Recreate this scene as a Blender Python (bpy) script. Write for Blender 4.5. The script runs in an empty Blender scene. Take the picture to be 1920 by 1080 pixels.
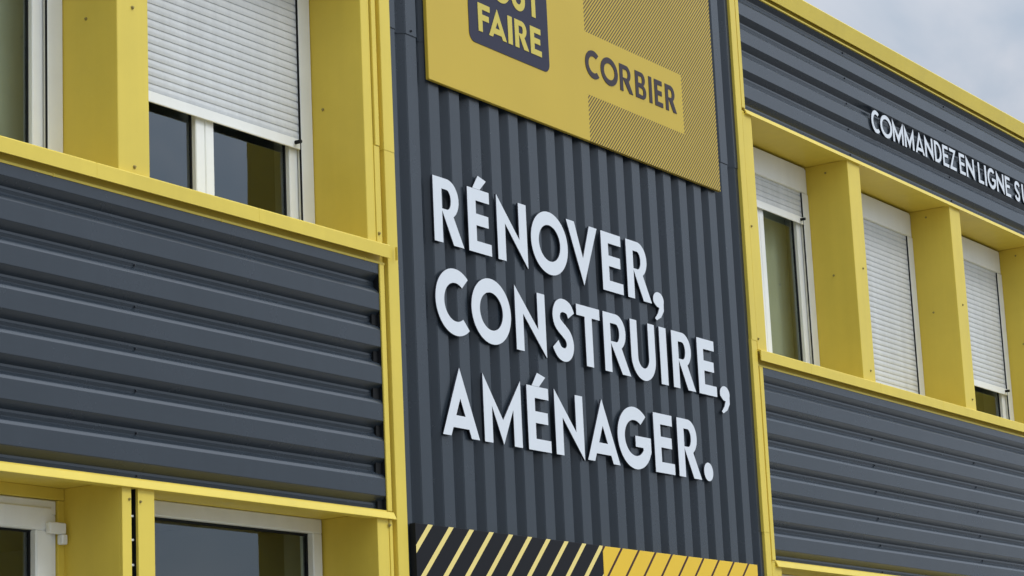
import bpy, bmesh, math, random
from mathutils import Vector, Matrix
from math import sin, cos, pi, radians
random.seed(7)
S = bpy.context.scene
C = S.collection

# ------------------------------------------------------------------ camera
F = 4505.0
vx = Vector((3965-960, 1371-540, F)).normalized()
vz = Vector((-960, -20940, F)); vz = (vz - vx*vx.dot(vz)).normalized()
vy = vx.cross(vz) * -1
DIST = 5.9477
right = Vector((vx[0], vy[0], vz[0])); down = Vector((vx[1], vy[1], vz[1])); fwd = Vector((vx[2], vy[2], vz[2]))
if fwd.y < 0 or abs(fwd.dot(right)) > 1e-4:
    raise RuntimeError('camera basis')
cd = bpy.data.cameras.new('camera'); cam = bpy.data.objects.new('camera', cd); C.objects.link(cam)
cd.sensor_width = 36; cd.lens = F/1920*36; cd.clip_end = 3000; cd.clip_start = 0.1
m = Matrix(((right.x, -down.x, -fwd.x, 0), (right.y, -down.y, -fwd.y, -DIST), (right.z, -down.z, -fwd.z, 1.6), (0, 0, 0, 1)))
cam.matrix_world = m
S.camera = cam

# ------------------------------------------------------------------ world: overcast sky
SUN_DIR = Vector((0.28, -0.66, 0.66)).normalized()       # towards the veiled sun
w = bpy.data.worlds.new('World'); S.world = w; w.use_nodes = True
nt = w.node_tree; N = nt.nodes; L = nt.links; N.clear()
out = N.new('ShaderNodeOutputWorld'); bg = N.new('ShaderNodeBackground'); bg.inputs[1].default_value = 0.1
L.new(bg.outputs[0], out.inputs[0])
sky = N.new('ShaderNodeTexSky'); sky.sky_type = 'NISHITA'; sky.sun_disc = False
sky.sun_elevation = math.asin(SUN_DIR.z); sky.sun_rotation = math.atan2(SUN_DIR.x, SUN_DIR.y)
tc = N.new('ShaderNodeTexCoord')
dot = N.new('ShaderNodeVectorMath'); dot.operation = 'DOT_PRODUCT'; dot.inputs[1].default_value = SUN_DIR
L.new(tc.outputs['Generated'], dot.inputs[0])
glow = N.new('ShaderNodeMapRange'); glow.inputs[1].default_value = 0.30; glow.inputs[2].default_value = 1.0
glow.inputs[3].default_value = 6.1; glow.inputs[4].default_value = 13.5
L.new(dot.outputs['Value'], glow.inputs[0])
n1 = N.new('ShaderNodeTexNoise'); n1.inputs['Scale'].default_value = 11.0; n1.inputs['Detail'].default_value = 5
n1.inputs['Roughness'].default_value = 0.5; n1.inputs['Distortion'].default_value = 0.35
L.new(tc.outputs['Generated'], n1.inputs[0])
ramp = N.new('ShaderNodeValToRGB'); L.new(n1.outputs['Fac'], ramp.inputs[0])
ramp.color_ramp.elements[0].position = 0.40; ramp.color_ramp.elements[0].color = (0.82, 0.97, 1.16, 1)
ramp.color_ramp.elements[1].position = 0.60; ramp.color_ramp.elements[1].color = (1.14, 1.21, 1.34, 1)
sep = N.new('ShaderNodeSeparateXYZ'); L.new(tc.outputs['Generated'], sep.inputs[0])
hz = N.new('ShaderNodeMapRange'); hz.inputs[1].default_value = 0.0; hz.inputs[2].default_value = 0.36
hz.inputs[3].default_value = 0.55; hz.inputs[4].default_value = 1.0; L.new(sep.outputs[2], hz.inputs[0])
zn = N.new('ShaderNodeMapRange'); zn.inputs[1].default_value = 0.45; zn.inputs[2].default_value = 1.0
zn.inputs[3].default_value = 1.0; zn.inputs[4].default_value = 2.3; L.new(sep.outputs[2], zn.inputs[0])
g0 = N.new('ShaderNodeMath'); g0.operation = 'MULTIPLY'; L.new(hz.outputs[0], g0.inputs[0]); L.new(zn.outputs[0], g0.inputs[1])
gm = N.new('ShaderNodeMath'); gm.operation = 'MULTIPLY'; L.new(glow.outputs[0], gm.inputs[0]); L.new(g0.outputs[0], gm.inputs[1])
mul = N.new('ShaderNodeVectorMath'); mul.operation = 'SCALE'
L.new(ramp.outputs[0], mul.inputs[0]); L.new(gm.outputs[0], mul.inputs['Scale'])
mix = N.new('ShaderNodeMixRGB'); mix.inputs[0].default_value = 0.9
L.new(sky.outputs[0], mix.inputs[1]); L.new(mul.outputs[0], mix.inputs[2]); L.new(mix.outputs[0], bg.inputs[0])

ld = bpy.data.lights.new('sun', 'SUN'); ld.energy = 0.9; ld.angle = radians(14); ld.color = (1, 0.96, 0.9)
sun = bpy.data.objects.new('sun', ld); C.objects.link(sun)
sun.rotation_euler = SUN_DIR.to_track_quat('Z', 'Y').to_euler()
S.view_settings.view_transform = 'Standard'; S.view_settings.look = 'None'
S.view_settings.exposure = 0.0; S.view_settings.gamma = 1

# ------------------------------------------------------------------ materials
def mat(name, col, rough=0.5, spec=0.5, var=0.06, vscale=1.5, bump=0.0, bscale=3.0, streak=0.0, metallic=0.0, coat=0.0, speck=0.0):
    M = bpy.data.materials.new(name); M.use_nodes = True
    nt = M.node_tree; N = nt.nodes; L = nt.links
    b = N['Principled BSDF']; b.inputs['Roughness'].default_value = rough
    b.inputs['Specular IOR Level'].default_value = spec; b.inputs['Metallic'].default_value = metallic
    b.inputs['Coat Weight'].default_value = coat
    g = N.new('ShaderNodeNewGeometry')
    n = N.new('ShaderNodeTexNoise'); n.inputs['Scale'].default_value = vscale; n.inputs['Detail'].default_value = 6
    n.inputs['Roughness'].default_value = 0.65
    L.new(g.outputs['Position'], n.inputs[0])
    mr = N.new('ShaderNodeMapRange'); mr.inputs[1].default_value = 0.25; mr.inputs[2].default_value = 0.75
    mr.inputs[3].default_value = 1-var; mr.inputs[4].default_value = 1+var
    L.new(n.outputs['Fac'], mr.inputs[0])
    last = mr.outputs[0]
    if streak:
        mp = N.new('ShaderNodeMapping'); mp.inputs['Scale'].default_value = (15, 15, 0.6)
        L.new(g.outputs['Position'], mp.inputs[0])
        n2 = N.new('ShaderNodeTexNoise'); n2.inputs['Scale'].default_value = 1.0; n2.inputs['Detail'].default_value = 4
        L.new(mp.outputs[0], n2.inputs[0])
        m2 = N.new('ShaderNodeMapRange'); m2.inputs[1].default_value = 0.3; m2.inputs[2].default_value = 0.7
        m2.inputs[3].default_value = 1-streak; m2.inputs[4].default_value = 1+streak*0.4
        L.new(n2.outputs['Fac'], m2.inputs[0])
        mm = N.new('ShaderNodeMath'); mm.operation = 'MULTIPLY'; L.new(last, mm.inputs[0]); L.new(m2.outputs[0], mm.inputs[1]); last = mm.outputs[0]
    if speck:
        n3 = N.new('ShaderNodeTexNoise'); n3.inputs['Scale'].default_value = 55; n3.inputs['Detail'].default_value = 3
        L.new(g.outputs['Position'], n3.inputs[0])
        m3 = N.new('ShaderNodeMapRange'); m3.inputs[1].default_value = 0.3; m3.inputs[2].default_value = 0.7
        m3.inputs[3].default_value = 1-speck; m3.inputs[4].default_value = 1+speck
        L.new(n3.outputs['Fac'], m3.inputs[0])
        mm = N.new('ShaderNodeMath'); mm.operation = 'MULTIPLY'; L.new(last, mm.inputs[0]); L.new(m3.outputs[0], mm.inputs[1]); last = mm.outputs[0]
    vm = N.new('ShaderNodeVectorMath'); vm.operation = 'SCALE'; vm.inputs[0].default_value = col
    L.new(last, vm.inputs['Scale']); L.new(vm.outputs[0], b.inputs['Base Color'])
    rr = N.new('ShaderNodeMapRange'); rr.inputs[3].default_value = rough-0.07; rr.inputs[4].default_value = rough+0.09
    L.new(n.outputs['Fac'], rr.inputs[0]); L.new(rr.outputs[0], b.inputs['Roughness'])
    if bump:
        nb = N.new('ShaderNodeTexNoise'); nb.inputs['Scale'].default_value = bscale; nb.inputs['Detail'].default_value = 2
        L.new(g.outputs['Position'], nb.inputs[0])
        bp = N.new('ShaderNodeBump'); bp.inputs['Strength'].default_value = 1.0; bp.inputs['Distance'].default_value = bump
        L.new(nb.outputs['Fac'], bp.inputs['Height']); L.new(bp.outputs[0], b.inputs['Normal'])
    M['vm'] = 1
    return M

YEL = (0.71, 0.54, 0.078)
M = {}
M['yellow'] = mat('yellow painted sheet', YEL, 0.45, 0.30, 0.07, 1.8, 0.006, 1.7, streak=0.03)
M['dark'] = mat('anthracite coated sheet', (0.023, 0.031, 0.040), 0.25, 0.44, 0.08, 2.5, 0.004, 1.5, streak=0.05)
M['white'] = mat('white plastic', (0.83, 0.83, 0.78), 0.38, 0.5, 0.05, 4, streak=0.03)
M['slat'] = mat('white shutter slats', (0.62, 0.63, 0.62), 0.45, 0.4, 0.05, 5, streak=0.08, speck=0.03)
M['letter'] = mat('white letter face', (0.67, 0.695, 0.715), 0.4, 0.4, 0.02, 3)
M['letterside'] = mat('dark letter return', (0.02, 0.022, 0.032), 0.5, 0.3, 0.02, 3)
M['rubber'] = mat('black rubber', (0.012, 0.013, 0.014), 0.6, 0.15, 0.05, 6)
M['screw'] = mat('dull screw head', (0.30, 0.235, 0.07), 0.5, 0.3, 0.1, 30)
M['darkscrew'] = mat('dark screw head', (0.014, 0.017, 0.024), 0.45, 0.5, 0.1, 30)
M['render'] = mat('grey render', (0.30, 0.29, 0.27), 0.9, 0.2, 0.1, 3)
M['void'] = mat('dark backing', (0.03, 0.03, 0.03), 0.9, 0.2, 0.2, 6)
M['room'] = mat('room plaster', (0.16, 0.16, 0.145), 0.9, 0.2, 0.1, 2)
M['ground'] = mat('asphalt', (0.17, 0.165, 0.155), 0.9, 0.3, 0.15, 0.6, speck=0.15)
M['pave'] = mat('concrete paving', (0.44, 0.43, 0.40), 0.85, 0.3, 0.1, 1.2, speck=0.1)
M['badge'] = mat('dark printed badge', (0.046, 0.046, 0.068), 0.55, 0.08, 0.04, 3)
M['printed'] = mat('brown black lettering', (0.042, 0.030, 0.035), 0.5, 0.2, 0.04, 3)
M['signyel'] = mat('sign yellow print', (0.60, 0.48, 0.085), 0.45, 0.25, 0.03, 1.5)

def glass():
    G = bpy.data.materials.new('window glass'); G.use_nodes = True
    nt = G.node_tree; N = nt.nodes; L = nt.links; N.clear()
    o = N.new('ShaderNodeOutputMaterial'); mx = N.new('ShaderNodeMixShader')
    tr = N.new('ShaderNodeBsdfTransparent'); tr.inputs[0].default_value = (0.86, 0.91, 0.86, 1)
    gl = N.new('ShaderNodeBsdfGlossy'); gl.inputs['Roughness'].default_value = 0.015; gl.inputs[0].default_value = (0.84, 0.93, 1.0, 1)
    fr = N.new('ShaderNodeFresnel'); fr.inputs[0].default_value = 1.95
    g = N.new('ShaderNodeNewGeometry'); nb = N.new('ShaderNodeTexNoise'); nb.inputs['Scale'].default_value = 1.6
    L.new(g.outputs['Position'], nb.inputs[0])
    bp = N.new('ShaderNodeBump'); bp.inputs['Distance'].default_value = 0.002
    L.new(nb.outputs['Fac'], bp.inputs['Height']); L.new(bp.outputs[0], gl.inputs['Normal'])
    bf = N.new('ShaderNodeMath'); bf.operation = 'SUBTRACT'; bf.inputs[0].default_value = 1; L.new(g.outputs['Backfacing'], bf.inputs[1])
    fm = N.new('ShaderNodeMath'); fm.operation = 'MULTIPLY'; L.new(fr.outputs[0], fm.inputs[0]); L.new(bf.outputs[0], fm.inputs[1])
    L.new(fm.outputs[0], mx.inputs[0]); L.new(tr.outputs[0], mx.inputs[1]); L.new(gl.outputs[0], mx.inputs[2]); L.new(mx.outputs[0], o.inputs[0])
    return G
M['glass'] = glass()
M['curtain'] = mat('grey net curtain', (0.52, 0.48, 0.42), 0.9, 0.1, 0.05, 3)

def striped(name, base, line, s0, pitch, width, window=None, rough=0.4, spec=0.22):
    """diagonal printed stripes along X - Z = s0 + k*pitch; optional window = (x0, x1, z0, z1, xmin) left plain"""
    G = bpy.data.materials.new(name); G.use_nodes = True
    nt = G.node_tree; N = nt.nodes; L = nt.links
    b = N['Principled BSDF']; b.inputs['Roughness'].default_value = rough; b.inputs['Specular IOR Level'].default_value = spec
    g = N.new('ShaderNodeNewGeometry'); sp = N.new('ShaderNodeSeparateXYZ'); L.new(g.outputs['Position'], sp.inputs[0])
    def mth(op, a, bb=None):
        n = N.new('ShaderNodeMath'); n.operation = op
        for i, v in enumerate((a, bb)):
            if v is None: continue
            if isinstance(v, (int, float)): n.inputs[i].default_value = v
            else: L.new(v, n.inputs[i])
        return n.outputs[0]
    s = mth('SUBTRACT', sp.outputs[0], sp.outputs[2])
    t = mth('DIVIDE', mth('SUBTRACT', s, s0 - width/2), pitch)
    f = mth('SUBTRACT', t, mth('FLOOR', t))
    on = mth('LESS_THAN', f, width/pitch)
    if window:
        x0, x1, z0, z1, xmin = window
        inside = mth('MULTIPLY', mth('LESS_THAN', sp.outputs[0], x1), mth('MULTIPLY', mth('GREATER_THAN', sp.outputs[2], z0), mth('LESS_THAN', sp.outputs[2], z1)))
        on = mth('MULTIPLY', on, mth('SUBTRACT', 1.0, inside))
        on = mth('MULTIPLY', on, mth('GREATER_THAN', sp.outputs[0], xmin))
    mx = N.new('ShaderNodeMixRGB'); L.new(on, mx.inputs[0]); mx.inputs[1].default_value = (*base, 1); mx.inputs[2].default_value = (*line, 1)
    n = N.new('ShaderNodeTexNoise'); n.inputs['Scale'].default_value = 2.2; n.inputs['Detail'].default_value = 5; L.new(g.outputs['Position'], n.inputs[0])
    mr = N.new('ShaderNodeMapRange'); mr.inputs[3].default_value = 0.94; mr.inputs[4].default_value = 1.06; L.new(n.outputs['Fac'], mr.inputs[0])
    vm = N.new('ShaderNodeVectorMath'); vm.operation = 'SCALE'; L.new(mx.outputs[0], vm.inputs[0]); L.new(mr.outputs[0], vm.inputs['Scale'])
    L.new(vm.outputs[0], b.inputs['Base Color'])
    return G
M['board'] = striped('yellow board with diagonal hatching', (0.56, 0.39, 0.042), (0.11, 0.065, 0.015), 4.429, 0.0225, 0.0112, (0, 10.993, 5.075, 5.406, 10.0))
M['stripesdark'] = striped('black board with yellow stripes', (0.014, 0.014, 0.016), (0.80, 0.64, 0.22), 5.831, 0.158, 0.036, spec=0.08)
M['stripesyel'] = striped('golden board with dark stripes', (0.78, 0.50, 0.035), (0.05, 0.014, 0.008), 7.284, 0.1645, 0.021)

# ------------------------------------------------------------------ helpers
def link(name, bm, m, parent=None, smooth=False):
    bmesh.ops.recalc_face_normals(bm, faces=bm.faces[:])
    me = bpy.data.meshes.new(name); bm.to_mesh(me); bm.free()
    ms = m if isinstance(m, (list, tuple)) else [m]
    for k in ms: me.materials.append(M[k])
    if smooth:
        for p in me.polygons: p.use_smooth = True
    o = bpy.data.objects.new(name, me); C.objects.link(o)
    if parent: o.parent = parent
    return o
def box(bm, x0, x1, y0, y1, z0, z1, bev=0.0):
    r = bmesh.ops.create_cube(bm, size=1)
    vs = r['verts']
    for v in vs:
        v.co = Vector(((x0+x1)/2 + v.co.x*(x1-x0), (y0+y1)/2 + v.co.y*(y1-y0), (z0+z1)/2 + v.co.z*(z1-z0)))
    if bev:
        es = list({e for v in vs for e in v.link_edges})
        bmesh.ops.bevel(bm, geom=es, offset=bev, segments=1, affect='EDGES')
def B(name, m, parent, *boxes, bev=0.0015):
    bm = bmesh.new()
    for b in boxes: box(bm, *b, bev=bev)
    return link(name, bm, m, parent)
def extr(bm, prof, axis, a, b):
    """open profile [(t, y)] swept along 'x' or 'z' from a to b"""
    va, vb = [], []
    for t, y in prof:
        if axis == 'x': va.append(bm.verts.new((a, y, t))); vb.append(bm.verts.new((b, y, t)))
        else: va.append(bm.verts.new((t, y, a))); vb.append(bm.verts.new((t, y, b)))
    for i in range(len(prof)-1):
        bm.faces.new((va[i], va[i+1], vb[i+1], vb[i]))
def closed(bm, prof, x0, x1):
    """closed polygon [(y, z)] swept along x as a solid"""
    a = [bm.verts.new((x0, y, z)) for y, z in prof]; b = [bm.verts.new((x1, y, z)) for y, z in prof]
    n = len(prof)
    for i in range(n): bm.faces.new((a[i], a[(i+1) % n], b[(i+1) % n], b[i]))
    bm.faces.new(a); bm.faces.new(b[::-1])
def empty(name, loc, label=None, cat=None, group=None):
    o = bpy.data.objects.new(name, None); C.objects.link(o); o.location = loc
    o.empty_display_size = 0.2
    if label: o['label'] = label
    if cat: o['category'] = cat
    if group: o['group'] = group
    return o
def screw(parent, x, y, z, normal='y', m='screw', r=0.008):
    r *= 0.68
    bm = bmesh.new()
    bmesh.ops.create_cone(bm, cap_ends=True, segments=10, radius1=r, radius2=r*0.75, depth=0.006)
    R = Matrix.Rotation(pi/2, 3, 'X') if normal == 'y' else Matrix.Rotation(-pi/2, 3, 'Y')
    bmesh.ops.rotate(bm, verts=bm.verts, matrix=R)
    r2 = bmesh.ops.create_cone(bm, cap_ends=True, segments=12, radius1=r*1.35, radius2=r*1.35, depth=0.0015)
    bmesh.ops.rotate(bm, verts=r2['verts'], matrix=R)
    d = Vector((0, -0.0035, 0)) if normal == 'y' else Vector((-0.0035, 0, 0))
    head = [v for v in bm.verts if v not in r2['verts']]
    bmesh.ops.translate(bm, verts=head, vec=d)
    bmesh.ops.translate(bm, verts=bm.verts, vec=Vector((x, y, z)))
    return link('screw', bm, m, parent)

# ------------------------------------------------------------------ structure: ground
def sheet(name, x0, x1, y0, y1, z, m):
    bm = bmesh.new(); vs = [bm.verts.new(p) for p in ((x0, y0, z), (x1, y0, z), (x1, y1, z), (x0, y1, z))]; bm.faces.new(vs)
    o = link(name, bm, m); o['kind'] = 'structure'; return o
sheet('ground', -900, 900, -900, 900, 0.0, 'ground')
bm = bmesh.new(); box(bm, -2, 26, -2.2, -0.05, -0.2, 0.12, 0.01); o = link('pavement', bm, 'pave'); o['kind'] = 'structure'

# ------------------------------------------------------------------ the building
XL, XR = 2.0, 21.2
ROOF = 6.24
bld = empty('building', (XL, 0, 0), 'two-storey commercial building clad in yellow trim and anthracite ribbed metal sheet', 'building')
BW = 0.33                                                       # plane of the window frames' rear
# masonry body (behind the cladding), with real openings for the windows
UP = [(3.596, 4.985), (5.163, 6.552), (6.73, 8.12), (11.84, 13.1), (13.272, 14.667), (14.84, 16.233), (16.406, 17.8), (17.973, 19.367)]
LO = [(3.596, 4.985), (5.163, 6.552), (6.73, 8.12), (11.84, 13.1), (13.272, 14.667), (14.84, 16.233), (16.406, 17.8), (17.973, 19.367)]
bm = bmesh.new()
def wallband(z0, z1, holes):
    x = XL
    for a, b in holes:
        box(bm, x, a, 0.30, 0.50, z0, z1); x = b
    box(bm, x, XR, 0.30, 0.50, z0, z1)
box(bm, XL, XR, 0.30, 0.50, 0.0, 0.12)
wallband(0.12, 2.84, LO)
box(bm, XL, XR, 0.30, 0.50, 2.84, 3.96)
wallband(3.96, 5.37, UP)
box(bm, XL, XR, 0.30, 0.50, 5.37, 6.1)
box(bm, XL, XL+0.2, 0.5, 9.8, 0, 6.1); box(bm, XR-0.2, XR, 0.5, 9.8, 0, 6.1); box(bm, XL, XR, 9.8, 10.0, 0, 6.1)
link('wall', bm, 'render', bld)
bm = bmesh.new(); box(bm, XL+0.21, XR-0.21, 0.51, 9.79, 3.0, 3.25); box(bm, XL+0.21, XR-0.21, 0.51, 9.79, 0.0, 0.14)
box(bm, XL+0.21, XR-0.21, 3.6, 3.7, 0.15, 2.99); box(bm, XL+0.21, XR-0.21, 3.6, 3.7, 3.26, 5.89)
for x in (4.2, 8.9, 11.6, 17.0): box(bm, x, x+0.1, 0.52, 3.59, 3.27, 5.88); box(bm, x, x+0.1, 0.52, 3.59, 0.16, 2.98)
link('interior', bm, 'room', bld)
bm = bmesh.new(); box(bm, XL, XR, 0.05, 10.0, 6.1, 6.2); link('roof', bm, 'render', bld)

# ---- corrugated cladding
CR, HH, DD, TR = 0.0775, 0.029, 0.031, 0.029
HT = 0.031                                                       # height of the upper slope of a rib
def horiz_panel(x0, x1, zlo, zhi, ztop, pitch, y=0.0):
    """ribs run along X; ztop is the upper edge of one crown"""
    tr = pitch - CR - HH - HT
    raw = []
    for k in range(12, -13, -1):
        a = ztop + k*pitch
        # upper slope, then a generously rolled bend into the crown
        raw += [(a+0.0165, y+0.0180), (a+0.0140, y+0.0125), (a+0.0105, y+0.0088), (a+0.0060, y+0.0058), (a+0.0010, y+0.0028), (a-0.0030, y+0.0006), (a-0.0042, y)]
        raw += [(a-CR+0.0012, y), (a-CR-0.0008, y+0.0012), (a-CR-HH, y+DD), (a-CR-HH-tr*0.4, y+DD), (a-CR-HH-tr*0.55, y+DD-0.0022), (a-CR-HH-tr, y+DD)]
    def clip(raw):
        out = []
        for (t0, y0), (t1, y1) in zip(raw, raw[1:]):
            if t0 <= zlo or t1 >= zhi: continue
            f = lambda t: y0 + (y1-y0)*(t-t0)/(t1-t0) if t1 != t0 else y0
            a, b = min(t0, zhi), max(t1, zlo)
            if not out: out.append((a, f(a)))
            out.append((b, f(b)))
        return out
    bm = bmesh.new(); extr(bm, clip(raw), 'x', x0, x1)
    return link('cladding_panel', bm, 'dark', bld)
def trough_end_shade(panel, x, z0, ztop, pitch, n):  # dark prisms added in the trough ends in place of the post's shadow
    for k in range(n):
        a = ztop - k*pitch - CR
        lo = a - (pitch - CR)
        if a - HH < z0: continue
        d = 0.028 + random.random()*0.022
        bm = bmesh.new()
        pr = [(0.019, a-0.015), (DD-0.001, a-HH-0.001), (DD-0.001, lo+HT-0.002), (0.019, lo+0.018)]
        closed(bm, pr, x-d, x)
        link('trough_shade_filler', bm, 'rubber', panel)
# left spandrel, right spandrel, top bands
TRZ = lambda zt: zt-CR-HH-0.010
spL = horiz_panel(XL+0.02, 8.19, 2.833, 3.907, 3.6165, 0.1605)
for k in range(-1, 6):
    z = TRZ(3.6165 - k*0.1605) - 0.006
    for x in (3.48, 5.05, 6.665): screw(spL, x, DD-0.001, z, m='darkscrew', r=0.007)
trough_end_shade(spL, 8.1903, 2.84, 3.777, 0.1605, 6)
spR = horiz_panel(11.766, XR-0.02, 2.833, 3.907, 3.6165, 0.1605)
for k in range(-1, 6):
    z = TRZ(3.6165 - k*0.1605) - 0.006
    for x in (13.22, 14.79, 16.36, 17.92): screw(spR, x, DD-0.001, z, m='darkscrew', r=0.008)
bdR = horiz_panel(11.766, XR-0.02, 5.393, 6.118, 5.961+CR, 0.1643)
for k in range(-1, 5):
    z = TRZ(5.961+CR - k*0.1643) - 0.004
    if 5.4 < z < 6.1:
        for x in (13.22, 14.79, 16.36, 17.92): screw(bdR, x, DD-0.001, z, m='darkscrew', r=0.008)
bdL = horiz_panel(XL+0.02, 8.19, 5.393, 6.118, 5.961+CR, 0.1643)
# central panel with vertical ribs, two lapped sheets
def vert_panel(z0, z1, y):
    raw = []
    p = 0.1652; tr = p - 0.0855 - 0.054
    for k in range(-2, 21):
        a = 8.459 + k*p
        raw += [(a, y), (a+0.0855, y), (a+0.0855+0.027, y+DD), (a+0.0855+0.027+tr, y+DD)]
    pts = []
    for (t0, y0), (t1, y1) in zip(raw, raw[1:]):
        if t1 <= 8.322 or t0 >= 11.636: continue
        f = lambda t: y0 + (y1-y0)*(t-t0)/(t1-t0)
        a, b = max(t0, 8.322), min(t1, 11.636)
        if not pts: pts.append((a, f(a)))
        pts.append((b, f(b)))
    bm = bmesh.new(); extr(bm, pts, 'z', z0, z1)
    bmesh.ops.bevel(bm, geom=[e for e in bm.edges if len(e.link_faces) == 2], offset=0.003, segments=2, affect='EDGES')
    return link('cladding_panel', bm, 'dark', bld)
vpB = vert_panel(0.14, 5.03, 0.004)
vpT = vert_panel(5.015, 6.118, 0.0)
for k in range(20):
    x = 8.459 + k*0.1652 - 0.0395
    screw(vpB, x, DD+0.003, 3.585, m='darkscrew', r=0.0065)
for x in (8.37, 8.5015): screw(vpT, x-0.005 if x < 8.4 else x+0.0, -0.001 if x > 8.4 else DD-0.001, 5.035, m='darkscrew', r=0.007)
# backing right behind the sheets so that no gap looks through
B('backing', 'void', bld, (XL+0.01, 8.24, 0.06, 0.299, 2.845, 3.93), (11.7, XR-0.01, 0.06, 0.299, 2.845, 3.93), (XL+0.01, XR-0.01, 0.06, 0.299, 5.38, 6.099), (8.24, 11.70, 0.06, 0.299, 0.14, 5.379), bev=0)

# ---- yellow horizontal trims
def sill(x0, x1):
    bm = bmesh.new()
    closed(bm, [(-0.032, 3.932), (-0.032, 3.987), (-0.028, 3.992), (0.27, 3.998), (0.27, 3.99), (-0.024, 3.984), (-0.027, 3.932)], x0, x1)
    closed(bm, [(-0.003, 3.905), (-0.003, 3.9145), (0.012, 3.9145), (0.012, 3.983), (0.02, 3.983), (0.02, 3.905)], x0+0.005, x1-0.005)
    x = x0+0.42
    while x < x1-0.1:
        box(bm, x, x+0.007, -0.0045, 0.004, 3.9035, 3.917); box(bm, x+0.2, x+0.2015, -0.0325, -0.02, 3.9325, 3.9915)
        x += 0.945
    return link('window_sill', bm, 'yellow', bld)
for a, b in ((XL, 8.237), (11.703, XR)): sill(a, b)
def coping(x0, x1):
    bm = bmesh.new()
    closed(bm, [(-0.018, 6.144), (-0.040, 6.236), (-0.036, 6.243), (0.5, 6.25), (0.5, 6.24), (-0.032, 6.233), (-0.013, 6.144)], x0, x1)
    closed(bm, [(-0.003, 6.119), (-0.003, 6.128), (0.012, 6.128), (0.012, 6.232), (0.02, 6.232), (0.02, 6.119)], x0+0.004, x1-0.004)
    return link('coping', bm, 'yellow', bld)
coping(XL-0.02, 11.76); coping(11.763, XR+0.02)
for z, d in ((5.362, 0.0), (2.80, 0.0)):
    for a, b in ((XL, 8.236 if z < 3 else 8.187), (11.768 if z < 3 else 11.757, XR)):
        bm = bmesh.new()
        t = 0.030 if z > 3 else 0.032
        closed(bm, [(-0.018, z), (-0.0175, z+0.003), (-0.004, z+t-0.001), (0.035, z+t), (0.035, z+t-0.006), (-0.002, z+t-0.008), (-0.008, z+0.004), (0.035, z+0.004), (0.035, z)], a, b)
        link('trim_strip', bm, 'yellow', bld)
# soffits (undersides over the window recesses)
for a, b in ((XL+0.003, 8.21), (11.73, XR-0.003)):
    B('soffit', 'yellow', bld, (a, b, 0.0, 0.298, 5.3665, 5.3785), bev=0)
    B('soffit', 'yellow', bld, (a, b, 0.0, 0.298, 2.823, 2.837), bev=0)
# ---- posts framing the central panel
# left post: cap strip, groove, inner flange
B('corner_post', 'yellow', bld, (8.247, 8.3235, -0.012, 0.05, 0.13, 4.43), (8.2252, 8.2462, 0.014, 0.05, 0.13, 4.43), (8.1915, 8.2242, -0.006, 0.003, 2.834, 3.904), bev=0.002)
B('corner_post', 'yellow', bld, (8.244, 8.3215, -0.014, 0.05, 4.424, 6.142), (8.222, 8.2432, 0.012, 0.05, 4.432, 6.142), (8.19, 8.2212, -0.008, 0.05, 4.436, 5.36), (8.19, 8.2212, -0.008, 0.003, 5.393, 6.118), bev=0.002)
B('post_filler', 'rubber', bld, (8.1905, 8.2214, 0.004, 0.05, 2.835, 3.9), bev=0)  # added dark block, keeps the shaded trough ends dark behind the flange
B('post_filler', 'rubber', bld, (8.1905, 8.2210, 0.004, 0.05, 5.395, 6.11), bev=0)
# right post
B('corner_post', 'yellow', bld, (11.639, 11.7, -0.012, 0.05, 0.13, 2.985), (11.7003, 11.7252, 0.012, 0.05, 0.13, 2.985), bev=0.002)
B('corner_post', 'yellow', bld, (11.633, 11.697, -0.014, 0.05, 2.98, 4.045), (11.6973, 11.7225, 0.014, 0.05, 2.986, 4.045), (11.7255, 11.7648, -0.006, 0.05, 2.834, 3.904), bev=0.002)
B('corner_post', 'yellow', bld, (11.637, 11.7, -0.016, 0.05, 4.04, 6.142), (11.7003, 11.7262, 0.012, 0.05, 4.046, 6.142), (11.7264, 11.7648, -0.006, 0.05, 5.393, 6.118), bev=0.002)
# ---- pillars between the windows
def pillar(x0, x1, z0, z1, y0=0.0, marks=(), sidemarks=()):
    bm = bmesh.new()
    # folded sheet: front face with returns, and a faint lap line along the front
    box(bm, x0, x1, y0, 0.299, z0, z1, 0.0025)
    o = link('pillar', bm, 'yellow', bld)
    for x, z in marks: screw(o, x, y0-0.001, z, r=0.0085)
    for y, z in sidemarks: screw(o, x0-0.001, y, z, 'x', r=0.0075)
    return o
ZU0, ZU1 = 3.9985, 5.3655
pillar(3.418, 3.596, ZU0, ZU1)
pillar(4.985, 5.163, ZU0, ZU1, marks=[(5.072, 4.665), (5.073, 4.028)], sidemarks=[(0.16, 4.63)])
pillar(6.552, 6.7285, ZU0, ZU1, marks=[(6.639, 4.662), (6.640, 4.027)], sidemarks=[(0.158, 4.629), (0.15, 5.308)])
pL = pillar(8.121, 8.183, ZU0, ZU1, sidemarks=[(0.221, 4.625), (0.15, 5.308)])
B('jamb_strip', 'yellow', bld, (8.1835, 8.2225, -0.004, 0.05, 3.9985, 4.435), bev=0.0015)
screw(pL, 8.197, -0.006, 4.04, r=0.0085)
pR = pillar(11.7265, 11.838, ZU0, ZU1, y0=-0.002, marks=[(11.748, 4.705), (11.7375, 4.06)])
pillar(13.1, 13.272, ZU0, ZU1, marks=[(13.211, 4.70), (13.206, 4.065)], sidemarks=[(0.146, 4.661), (0.151, 5.308), (0.09, 4.02)])
pillar(14.667, 14.84, ZU0, ZU1, marks=[(14.754, 4.703), (14.78, 4.07)], sidemarks=[(0.173, 4.664), (0.171, 5.314), (0.1, 4.015)])
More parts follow.
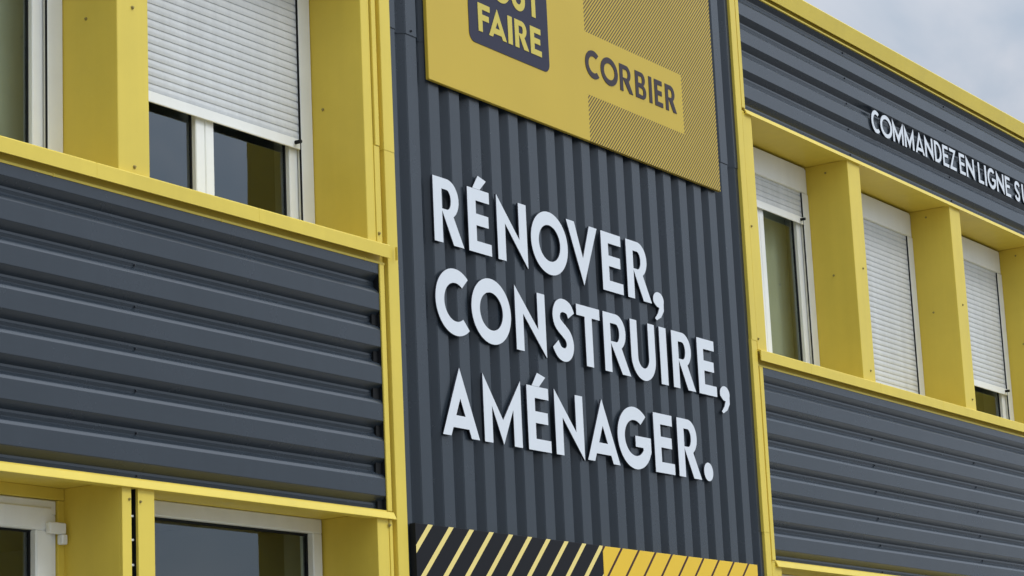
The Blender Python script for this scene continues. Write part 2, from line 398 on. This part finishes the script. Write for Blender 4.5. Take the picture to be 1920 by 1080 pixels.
pillar(16.233, 16.406, ZU0, ZU1, marks=[(16.32, 4.70), (16.345, 4.07)], sidemarks=[(0.16, 4.66), (0.16, 5.31)])
pillar(17.8, 17.973, ZU0, ZU1); pillar(19.367, 19.54, ZU0, ZU1)
# ground floor pilasters: two folded strips with an open joint between them
def low_pillar(x0, x1, gap=True):
    if gap:
        w = x1-x0
        a, b = x0+w*0.285, x0+w*0.485
        o = B('pillar', 'yellow', bld, (x0, x0+0.007, 0.0125, 0.299, 0.13, 2.8225), (x0, a, 0.0, 0.012, 0.13, 2.8225), (b, x1, -0.001, 0.012, 0.13, 2.8225), (x1-0.007, x1, 0.0125, 0.299, 0.13, 2.8225), bev=0.001)
        bm = bmesh.new(); box(bm, x0+0.0075, x1-0.0075, 0.085, 0.29, 0.14, 2.82, 0)
        box(bm, b+0.002, b+0.006, 0.013, 0.084, 0.14, 2.82)
        link('joint_backing', bm, 'rubber', o)
        for z in (2.612, 2.70, 2.52, 2.43, 1.9, 1.5):
            bm = bmesh.new(); box(bm, a-0.01, b-0.0005, 0.02, 0.05, z-0.004, z+0.004, 0.001); link('clip', bm, 'white', o)
        screw(o, a-0.012, -0.001, 2.757, r=0.006); screw(o, b+0.012, -0.002, 2.752, r=0.006)
    else:
        bm = bmesh.new(); box(bm, x0, x1, 0.0, 0.299, 0.13, 2.8225, 0.002)
        o = link('pillar', bm, 'yellow', bld)
    return o
for a in (3.418, 4.985, 6.552, 13.1, 14.667, 16.233, 17.8, 19.367): low_pillar(a, a+0.175)
o = low_pillar(8.122, 8.203, False); B('jamb_strip', 'yellow', bld, (8.2035, 8.2242, -0.004, 0.05, 0.13, 2.7995)); screw(o, 8.2, -0.006, 2.775, r=0.0085)
low_pillar(11.7265, 11.838, False)
B('base_plinth', 'render', bld, (XL, 8.22, -0.03, 0.298, 0.0, 0.128), (8.2205, 11.73, -0.03, 0.298, 0.0, 0.1285), (11.7305, XR, -0.03, 0.298, 0.0, 0.128))
# low walls under ground floor windows
for a, b in LO[2:]:
    B('spandrel_sheet', 'yellow', bld, (a+0.001, b-0.001, 0.03, 0.299, 0.1285, 1.0))

# ------------------------------------------------------------------ windows
def frame_ring(bm, x0, x1, y0, y1, z0, z1, t, bev=0.003):
    box(bm, x0, x1, y0, y1, z0, z0+t, bev); box(bm, x0, x1, y0, y1, z1-t, z1, bev)
    box(bm, x0, x0+t, y0+0.0008, y1, z0+t-0.001, z1-t+0.001, bev); box(bm, x1-t, x1, y0+0.0008, y1, z0+t-0.001, z1-t+0.001, bev)
def window(x0, x1, drop, label, curtain=False):
    """roller shutter window; drop = height of the shutter's lower edge, None = rolled up"""
    z0, z1 = 3.9995, 5.352
    bm = bmesh.new()
    frame_ring(bm, x0+0.03, x1-0.03, 0.305, 0.36, z0, z1-0.16, 0.06)
    xm = (x0+x1)/2 - 0.012
    box(bm, xm-0.03, xm+0.03, 0.306, 0.355, z0+0.06, z1-0.22, 0.003)
    f = link('window', bm, 'white', bld)
    if label: f['label'] = label
    for a, b in ((x0+0.088, xm-0.002), (xm+0.002, x1-0.088)):
        bm = bmesh.new(); frame_ring(bm, a, b, 0.3, 0.345, z0+0.03, z1-0.2, 0.056, 0.004)
        bmf = link('sash', bm, 'white', f)
        bm = bmesh.new()
        a2, b2, c2, d2 = a+0.05, b-0.05, z0+0.03+0.05, z1-0.2-0.05
        frame_ring(bm, a2, b2, 0.322, 0.338, c2, d2, 0.013, 0.001)
        link('gasket', bm, 'rubber', f)
        bm = bmesh.new(); box(bm, a2+0.006, b2-0.006, 0.328, 0.334, c2+0.006, d2-0.006); link('pane', bm, 'glass', f)
    for s in (0, 1):
        a = x0+0.002 if s == 0 else x1-0.086
        bm = bmesh.new()
        box(bm, a, a+0.084, 0.278, 0.303, z0, z1-0.163, 0.003)
        link('guide_rail', bm, 'white', f)
        xx = a+0.0842 if s == 0 else a-0.0047
        bm = bmesh.new(); box(bm, xx, xx+0.0045, 0.2795, 0.2875, z0, z1-0.163); link('gap_shade_strip', bm, 'rubber', f)  # thin dark strip standing in for the gap shade along the guide
    bm = bmesh.new(); box(bm, x0+0.004, x1-0.04, 0.27, 0.36, z1-0.1625, z1, 0.004)
    link('shutter_box', bm, 'white', f)
    bm = bmesh.new(); box(bm, x0+0.01, x1-0.01, 0.30, 0.37, z1-0.17, z1+0.01); link('box_filler', bm, 'void', f)
    zb = drop if drop is not None else z1-0.21
    # curved slats as one curtain
    xa, xb = x0+0.07, x1-0.072
    bm = bmesh.new(); pr = []
    z = z1-0.16; pitch = 0.0342
    zs = zb+0.045
    n = max(1, int(math.ceil((z-zs)/pitch)))
    for k in range(n):
        base = zs + k*pitch
        for q, dy in ((0.0, 0.006), (0.0045, 0.006), (0.0055, 0.0015), (0.011, 0.0), (0.019, -0.0012), (0.027, 0.0002), (0.0325, 0.002)):
            pr.append((min(base+q, z1-0.158), 0.2885+dy*0.8))
    extr(bm, pr, 'x', xa, xb)
    link('shutter', bm, 'slat', f)
    bm = bmesh.new(); box(bm, xa+0.0225, xb-0.0205, 0.279, 0.2865, zb, zb+0.046, 0.002); link('shutter_bar', bm, 'white', f)
    if zb > z0+0.02:
        for xs in (xb-0.055, xa+0.055):
            bm = bmesh.new(); bmesh.ops.create_cone(bm, cap_ends=True, segments=12, radius1=0.009, radius2=0.009, depth=0.03)
            bmesh.ops.rotate(bm, verts=bm.verts, matrix=Matrix.Rotation(pi/2, 3, 'X'))
            bmesh.ops.translate(bm, verts=bm.verts, vec=Vector((xs, 0.2635, zb+0.026)))
            link('shutter_stop', bm, 'rubber', f)
    if curtain:
        bm = bmesh.new()
        extr(bm, [(x0+0.02+i*0.0145, 0.43+0.002*sin(i*0.6)) for i in range(int((x1-x0-0.04)/0.0145))], 'z', z0+0.02, z1-0.05)
        link('curtain', bm, 'curtain', f, True)
    # closing strip beside the box
    B('side_strip', 'white', f, (x1-0.036, x1-0.002, 0.283, 0.303, z1-0.161, z1-0.001), bev=0.002)
    return f
window(3.596, 4.985, 4.9, None)
window(5.163, 6.552, 5.05, 'window with shutter rolled up and plain grey curtain behind the glass', True)
window(6.73, 8.12, 4.434, 'window with roller shutter lowered two thirds and two dark panes showing')
window(11.838, 13.1, 4.986, 'window with its roller shutter only slightly lowered', True)
window(13.272, 14.667, 4.02, 'window fully closed by its white roller shutter')
window(14.84, 16.233, 4.292, 'window with roller shutter almost closed, a small dark pane below')
window(16.406, 17.8, 4.4, None)
window(17.973, 19.367, 4.02, None)
# ground floor windows
def low_window(x0, x1):
    z0, z1 = 1.0, 2.822
    bm = bmesh.new(); frame_ring(bm, x0+0.002, x1-0.008, 0.285, 0.36, z0, z1, 0.062, 0.004)
    f = link('window', bm, 'white', bld)
    bm = bmesh.new(); frame_ring(bm, x0+0.058, x1-0.066, 0.315, 0.335, z0+0.058, z1-0.058, 0.014, 0.001); link('gasket', bm, 'rubber', f)
    bm = bmesh.new(); box(bm, x0+0.066, x1-0.074, 0.322, 0.33, z0+0.066, z1-0.066); link('pane', bm, 'glass', f)
    return f
for a, b in LO[2:]: low_window(a, b)
low_window(3.596, 4.985)
B('spandrel_sheet', 'yellow', bld, (3.597, 4.984, 0.03, 0.299, 0.1285, 1.0))
# glazed white door at the left, header strip above
B('door_header', 'yellow', bld, (5.165, 6.55, 0.285, 0.36, 2.778, 2.8225))
x0, x1 = 5.165, 6.553
B('jamb_strip', 'yellow', bld, (x0, x0+0.03, 0.292, 0.36, 0.13, 2.777)); B('jamb_strip', 'yellow', bld, (x1-0.034, x1, 0.288, 0.36, 0.13, 2.777))
bm = bmesh.new(); frame_ring(bm, x0+0.031, x1-0.0345, 0.296, 0.36, 0.14, 2.776, 0.055, 0.004)
dr = link('door', bm, 'white', bld)
bm = bmesh.new(); frame_ring(bm, x0+0.06, x1-0.062, 0.286, 0.345, 0.16, 2.748, 0.086, 0.006); link('door_leaf', bm, 'white', dr)
bm = bmesh.new(); frame_ring(bm, x0+0.14, x1-0.142, 0.315, 0.335, 0.24, 2.668, 0.014, 0.001); link('gasket', bm, 'rubber', dr)
bm = bmesh.new(); box(bm, x0+0.148, x1-0.15, 0.322, 0.33, 0.248, 2.66); link('pane', bm, 'glass', dr)
for zc in (2.67, 0.5):
    bm = bmesh.new(); box(bm, 6.452, 6.538, 0.262, 0.287, zc-0.02, zc+0.022, 0.004); box(bm, 6.512, 6.541, 0.258, 0.287, zc-0.058, zc-0.021, 0.004)
    link('hinge', bm, 'white', dr)
bm = bmesh.new(); box(bm, x0+0.085, x0+0.11, 0.262, 0.286, 1.05, 1.25, 0.004); box(bm, x0+0.085, x0+0.2, 0.24, 0.262, 1.15, 1.17, 0.004); link('handle', bm, 'white', dr)

# ------------------------------------------------------------------ glyphs
def arc(cx, cy, rx, ry, a0, a1, n=28):
    return [(cx+rx*cos(radians(a0+(a1-a0)*i/n)), cy+ry*sin(radians(a0+(a1-a0)*i/n))) for i in range(n+1)]
def stroke(pts, w):
    """outline of a path with width w"""
    Lp, Rp = [], []
    n = len(pts)
    for i, (x, y) in enumerate(pts):
        a = pts[max(i-1, 0)]; b = pts[min(i+1, n-1)]
        dx, dy = b[0]-a[0], b[1]-a[1]; d = math.hypot(dx, dy) or 1
        nx, ny = -dy/d*w/2, dx/d*w/2
        Lp.append((x+nx, y+ny)); Rp.append((x-nx, y-ny))
    return Lp + Rp[::-1]
def glyph(ch, w, W, h=None):
    """contours in cap-height units; w = stem, W = width"""
    h = h or w*0.82
    if ch == 'I': return [[(0, 0), (W, 0), (W, 1), (0, 1)]]
    if ch == 'L': return [[(0, 0), (W, 0), (W, h), (w, h), (w, 1), (0, 1)]]
    if ch in 'EÉ':
        m0, m1 = 0.5-h/2+0.02, 0.5+h/2+0.02
        c = [[(0, 0), (W, 0), (W, h), (w, h), (w, m0), (W*0.9, m0), (W*0.9, m1), (w, m1), (w, 1-h), (W*0.96, 1-h), (W*0.96, 1), (0, 1)]]
        if ch == 'É': c.append([(W*0.24, 1.004), (W*0.56, 1.004), (W*0.86, 1.17), (W*0.50, 1.22)])
        return c
    if ch == 'F': return [[(0, 0), (w, 0), (w, 0.42), (W*0.9, 0.42), (W*0.9, 0.42+h), (w, 0.42+h), (w, 1-h), (W, 1-h), (W, 1), (0, 1)]]
    if ch == 'T': return [[(W/2-w/2, 0), (W/2+w/2, 0), (W/2+w/2, 1-h), (W, 1-h), (W, 1), (0, 1), (0, 1-h), (W/2-w/2, 1-h)]]
    if ch == 'N':
        s = (W-w)
        return [[(0, 0), (w, 0), (w, 0.60), (W, 0.0-0.03), (W, 1), (W-w, 1), (W-w, 0.40), (0, 1.03)]]
    if ch == 'M':
        return [[(0, 0), (w, 0), (w, 0.56), (W/2, 0.0), (W-w, 0.56), (W-w, 0), (W, 0), (W, 1.03), (W/2, 0.37), (0, 1.03)]]
    if ch == 'Z': return [[(0, 0), (W, 0), (W, h), (w*1.35, h), (W, 1-h*0.2), (W, 1), (0.03, 1), (0.03, 1-h), (W-w*1.35, 1-h), (0, h*0.3)]]
    if ch == 'V':
        s = w*1.1
        return [[(W/2, -0.03), (W, 1), (W-s, 1), (W/2, 0.42), (s, 1), (0, 1)]]
    if ch == 'A':
        s = w*0.95; cb0, cb1 = 0.13, 0.13+h*1.0
        xl = lambda y: W/2*y/1.03          # outer left edge x at height y
        # inner edges run parallel to the outer ones
        ap = 1.03 - s*1.03/(W/2)           # inner apex height
        il = lambda y: s + (W/2-s)*y/ap
        o = [(0, 0), (s, 0), (il(cb0), cb0), (W-il(cb0), cb0), (W-s, 0), (W, 0), (W/2, 1.03)]
        return [o, [(il(cb1), cb1), (W-il(cb1), cb1), (W/2, ap)]]
    if ch == 'O': return [arc(W/2, .5, W/2, .515, 0, 360, 56)[:-1], arc(W/2, .5, W/2-w*1.02, .515-w*0.98, 0, 360, 56)[:-1]]
    if ch == 'C':
        r = W*0.58
        o = arc(r, .5, r, .515, 50, 310, 40); i = arc(r, .5, r-w*1.02, .515-w*0.98, 306, 54, 40)
        return [o + i]
    if ch == 'G':
        r = W*0.52; R = .515
        o = arc(r, .5, r, R, 48, 335, 44)
        i = arc(r, .5, r-w*1.02, R-w*0.98, 318, 53, 40)
        x1, yb = W, .5
        return [arc(r, .5, r, R, 48, 322, 44) + [(W, .30), (W, .54), (r*1.02, .54), (r*1.02, .54-h), (W-w*1.15, .54-h)] + arc(r, .5, r-w*1.02, R-w*0.98, 322, 53, 40)]
    if ch == 'D':
        return [[(0, 0)] + arc(W*0.36, .5, W*0.64, .5, -90, 90, 30) + [(0, 1)], [(w, h)] + arc(W*0.36, .5, W*0.64-w, .5-h, -90, 90, 30) + [(w, 1-h)]]
    if ch == 'B':
        b = 0.53
        r1, r2 = (1-b)/2+0.02, b/2
        out_ = [(0, 0)] + arc(W-r2, b/2, r2, b/2, -90, 78, 16) + arc(W*0.93-r1, 1-r1, r1, r1, -70, 90, 16) + [(0, 1)]
        i1 = [(w, h*0.9)] + arc(W-r2-0.02, b/2, r2-w*0.85, b/2-h*0.75, -90, 90, 12) + [(w, b-h*0.6)]
        i2 = [(w, b+h*0.3)] + arc(W*0.93-r1-0.02, (b+h*0.3+1-h*0.9)/2, r1-w*0.85, (1-h*0.9-b-h*0.3)/2, -90, 90, 12) + [(w, 1-h*0.9)]
        return [out_, i1, i2]
    if ch == 'R':
        by = 0.40; r = (1-by)/2; cx = W*0.86-r
        ang = 58
        o = [(0, 0), (w, 0), (w, 0.42)]
        lx = w+0.04
        o = [(0, 0), (w, 0), (w, .50), (W-w*1.22, 0), (W, 0)]
        jx, jy = cx+r*cos(radians(-62)), 1-r+r*sin(radians(-62))
        o += arc(cx, 1-r, r, r, -60, 90, 20) + [(0, 1)]
        ih = h*0.92
        i = [(w, by+ih*0.75)] + arc(cx-0.01, (by+ih*0.75+1-ih)/2, r-w*0.88, (1-ih-by-ih*0.75)/2, -90, 90, 14) + [(w, 1-ih)]
        return [o, i]
    if ch == 'U':
        r = W/2
        return [[(0, 1)] + arc(r, .38, r, .395, 180, 360, 30) + [(W, 1), (W-w, 1)] + arc(r, .38, r-w, .395-w*0.95, 360, 180, 30) + [(w, 1)]]
    if ch == 'S':
        hw = w*0.98
        k = W
        p = [(0.90, 0.775), (0.80, 0.875), (0.64, 0.915), (0.46, 0.915), (0.30, 0.86), (0.215, 0.74), (0.25, 0.62), (0.38, 0.545), (0.55, 0.48), (0.72, 0.40), (0.80, 0.28), (0.76, 0.16), (0.62, 0.085), (0.44, 0.075), (0.27, 0.12), (0.13, 0.235)]
        # smooth by Catmull-Rom
        q = []
        for i in range(len(p)-1):
            p0 = p[max(i-1, 0)]; p1 = p[i]; p2 = p[i+1]; p3 = p[min(i+2, len(p)-1)]
            for s in range(4):
                t = s/4
                q.append(tuple(0.5*((2*b)+(-a+c)*t+(2*a-5*b+4*c-d)*t*t+(-a+3*b-3*c+d)*t**3) for a, b, c, d in zip(p0, p1, p2, p3)))
        q.append(p[-1])
        q = [(x*k, 0.5+(y-0.495)*0.97) for x, y in q]
        sc = (1.03-hw)/(max(y for x, y in q)-min(y for x, y in q))
        q = [(x, 0.5+(y-0.5)*sc) for x, y in q]
        mn = min(x for x, y in q); mxx = max(x for x, y in q)
        q = [(hw/2+(x-mn)/(mxx-mn)*(k-hw), y) for x, y in q]
        my = (max(y for x, y in q)+min(y for x, y in q))/2
        q = [(x, y-my+0.5) for x, y in q]
        return [stroke(q, hw)]
    if ch == ',':
        r = W*0.46
        return [arc(W*0.46, 0.09, r, 0.14, 200, -20, 20) + [(W*0.88, -0.08), (W*0.62, -0.2), (W*0.22, -0.27), (W*0.08, -0.24), (W*0.36, -0.14), (W*0.5, -0.04), (W*0.30, -0.03), (W*0.1, 0.02)]]
    if ch == '.': return [arc(W/2, W/2, W/2, W/2, 0, 360, 32)[:-1]]
    raise KeyError(ch)

def glyph_mesh(contours_list, y0, y1, name, mats, bevel=0.0):
    """contours (world X, Z) -> solid between y0 (front) and y1 (back), facing -Y"""
    cu = bpy.data.curves.new('tmp', 'CURVE'); cu.dimensions = '2D'; cu.fill_mode = 'BOTH'; cu.extrude = (y1-y0)/2
    for c in contours_list:
        sp = cu.splines.new('POLY'); sp.points.add(len(c)-1)
        for i, (x, z) in enumerate(c): sp.points[i].co = (x, z, 0, 1)
        sp.use_cyclic_u = True
    ob = bpy.data.objects.new('tmp', cu); C.objects.link(ob)
    dg = bpy.context.evaluated_depsgraph_get(); dg.update()
    me = bpy.data.meshes.new_from_object(ob.evaluated_get(dg))
    bpy.data.objects.remove(ob); bpy.data.curves.remove(cu)
    me.materials.clear()
    me.transform(Matrix(((1, 0, 0, 0), (0, 0, 1, (y0+y1)/2), (0, 1, 0, 0), (0, 0, 0, 1))))
    bm = bmesh.new(); bm.from_mesh(me)
    bmesh.ops.remove_doubles(bm, verts=bm.verts, dist=1e-5)
    bmesh.ops.recalc_face_normals(bm, faces=bm.faces[:])
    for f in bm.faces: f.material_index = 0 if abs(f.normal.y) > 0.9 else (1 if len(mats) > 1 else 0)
    bm.to_mesh(me); bm.free()
    me.name = name
    for k in mats: me.materials.append(M[k])
    return me
def place(ch, x0, x1, zb, H, w):
    W = (x1-x0)/H
    return [[(x0+x*H, zb+y*H) for x, y in c] for c in glyph(ch, w, W)]
def letter(ch, x0, x1, zb, H, w, y0, y1, label, group, cat='letter', ym=-0.045):
    k = (DIST+y0)/(DIST+ym)          # measured on the plane y = ym, built on y = y0
    x0, x1, zb, H = x0*k, x1*k, 1.6+(zb-1.6)*k, H*k
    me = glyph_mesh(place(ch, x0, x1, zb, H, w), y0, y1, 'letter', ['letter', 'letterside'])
    nm = {',': 'comma', '.': 'full_stop'}.get(ch, 'letter')
    # origin at the glyph's lower left corner
    me.transform(Matrix.Translation((-x0, 0, -zb)))
    o = bpy.data.objects.new(nm, me); C.objects.link(o); o.location = (x0, 0, zb)
    o['label'] = label; o['category'] = {'comma': 'comma', 'full_stop': 'full stop'}.get(nm, cat)
    o['group'] = group
    # two stand-off pins at the back
    return o

ORD = ['first', 'second', 'third', 'fourth', 'fifth', 'sixth', 'seventh', 'eighth', 'ninth', 'tenth']
SLOGAN = [
 ('RÉNOVER', 4.067, 0.301, [('R', 8.562, 8.795), ('É', 8.835, 9.021), ('N', 9.075, 9.328), ('O', 9.364, 9.692), ('V', 9.688, 9.975), ('E', 10.011, 10.209), ('R', 10.254, 10.490), (',', 10.505, 10.623)]),
 ('CONSTRUIRE', 3.657, 0.298, [('C', 8.550, 8.823), ('O', 8.833, 9.157), ('N', 9.196, 9.456), ('S', 9.507, 9.723), ('T', 9.741, 9.957), ('R', 9.990, 10.237), ('U', 10.252, 10.495), ('I', 10.544, 10.615), ('R', 10.671, 10.904), ('E', 10.941, 11.134), (',', 11.167, 11.283)]),
 ('AMÉNAGER', 3.197, 0.303, [('A', 8.568, 8.856), ('M', 8.897, 9.208), ('É', 9.261, 9.456), ('N', 9.500, 9.754), ('A', 9.782, 10.084), ('G', 10.073, 10.397), ('E', 10.433, 10.630), ('R', 10.674, 10.910), ('.', 10.938, 11.035)]),
]
for word, zb, H, gl in SLOGAN:
    for i, (ch, a, b) in enumerate(gl):
        if ch == ',': lab = 'large white raised comma right after the word ' + word
        elif ch == '.': lab = 'large white raised round full stop right after the word ' + word
        else: lab = 'large white raised letter %s, %s letter of the word %s' % (ch, ORD[i], word)
        letter(ch, a, b, zb, H, 0.222, -0.013, -0.003, lab, 'large white letters of the slogan')
SMALL = [('COMMANDEZ', [('C', 13.424, 13.545), ('O', 13.556, 13.732), ('M', 13.741, 13.905), ('M', 13.922, 14.069), ('A', 14.088, 14.232), ('N', 14.243, 14.376), ('D', 14.400, 14.514), ('E', 14.536, 14.632), ('Z', 14.648, 14.757)]),
         ('EN', [('E', 14.815, 14.912), ('N', 14.930, 15.071)]),
         ('LIGNE', [('L', 15.140, 15.232), ('I', 15.256, 15.286), ('G', 15.307, 15.453), ('N', 15.467, 15.604), ('E', 15.628, 15.723)]),
         ('SUR', [('S', 15.798, 15.907), ('U', 15.942, 16.075), ('R', 16.11, 16.23)])]
for word, gl in SMALL:
    for i, (ch, a, b) in enumerate(gl):
        if word == 'SUR' and i == 2: continue
        lab = 'small white letter %s, %s letter of %s on the top dark band' % (ch, ORD[i], word)
        if word == 'SUR': lab = 'small white letter %s, %s letter after the word LIGNE, at the photo edge' % (ch, ORD[i])
        letter(ch, a, b, 5.611, 0.144, 0.182, -0.012, -0.003, lab, 'small white letters on the top band', ym=-0.040)

# ------------------------------------------------------------------ yellow sign board
KS = (DIST-0.022)/(DIST-0.045)      # measured on y = -0.045, built on y = -0.022
kx = lambda x: x*KS
kz = lambda z: 1.6+(z-1.6)*KS
SX0, SX1, SZ0, SZ1 = kx(8.566), kx(11.325), kz(4.816), 6.10
sb = empty('sign_board', (SX0, 0, SZ0), 'large yellow sign board with dark rounded badge and diagonal hatching', 'sign')
bm = bmesh.new(); box(bm, SX0, SX1, -0.022, -0.003, SZ0, SZ1, 0.002)
def keep(o, p):
    o.parent = p; o.matrix_parent_inverse = Matrix.Translation(-Vector(p.location))
    return o
board = keep(link('panel', bm, 'board'), sb)
bx0, bx1, bz0, bz1, br = kx(8.908), kx(9.605), kz(5.085), kz(5.66), 0.045
c = arc(bx0+br, bz0+br, br, br, 180, 270, 8) + arc(bx1-br, bz0+br, br, br, 270, 360, 8) + arc(bx1-br, bz1-br, br, br, 0, 90, 8) + arc(bx0+br, bz1-br, br, br, 90, 180, 8)
me = glyph_mesh([c], -0.0245, -0.0222, 'badge', ['badge']); bd = bpy.data.objects.new('badge', me); C.objects.link(bd); keep(bd, sb)
cs = []
for ch, a, b in [('F', 8.985, 9.086), ('A', 9.073, 9.225), ('I', 9.240, 9.278), ('R', 9.300, 9.421), ('E', 9.438, 9.536)]: cs += place(ch, kx(a), kx(b), kz(5.149), 0.141, 0.25)
me = glyph_mesh(cs, -0.0265, -0.0246, 'lettering', ['signyel']); t = bpy.data.objects.new('lettering', me); C.objects.link(t); t.parent = bd
cs = []
for ch, a, b in [('T', 8.985, 9.098), ('O', 9.112, 9.270), ('U', 9.284, 9.403), ('T', 9.420, 9.536)]: cs += place(ch, kx(a), kx(b), kz(5.340), 0.141, 0.25)
me = glyph_mesh(cs, -0.0265, -0.0246, 'lettering', ['signyel']); t = bpy.data.objects.new('lettering', me); C.objects.link(t); t.parent = bd
cs = []
for ch, a, b in [('C', 9.950, 10.088), ('O', 10.100, 10.269), ('R', 10.289, 10.418), ('B', 10.447, 10.556), ('I', 10.588, 10.619), ('E', 10.648, 10.732), ('R', 10.762, 10.878)]: cs += place(ch, kx(a), kx(b), kz(5.158), 0.145, 0.215)
me = glyph_mesh(cs, -0.0245, -0.0222, 'lettering', ['printed']); t = bpy.data.objects.new('lettering', me); C.objects.link(t); keep(t, sb)

# ------------------------------------------------------------------ striped board at the foot of the panel
st = empty('striped_board', (8.353, 0, 1.95), 'striped board, half black with yellow slashes and half golden with dark slashes', 'sign')
bm = bmesh.new(); box(bm, 8.353, 9.897, -0.030, -0.002, 1.95, 2.793, 0.001); keep(link('panel', bm, 'stripesdark'), st)['label'] = 'black half with thin yellow slashes'
bm = bmesh.new(); box(bm, 9.8975, 11.492, -0.031, -0.002, 1.95, 2.792, 0.001); keep(link('panel', bm, 'stripesyel'), st)['label'] = 'golden half with thin dark slashes'
bm = bmesh.new(); box(bm, 8.3515, 8.3528, -0.031, -0.001, 1.95, 2.793); keep(link('edge_strip', bm, 'rubber'), st)

for o in list(C.objects):
    if o.parent is bld and o.matrix_parent_inverse == Matrix.Identity(4):
        o.matrix_parent_inverse = Matrix.Translation(-Vector(bld.location))
S.cycles.max_bounces = 8
S.cycles.use_denoising = True
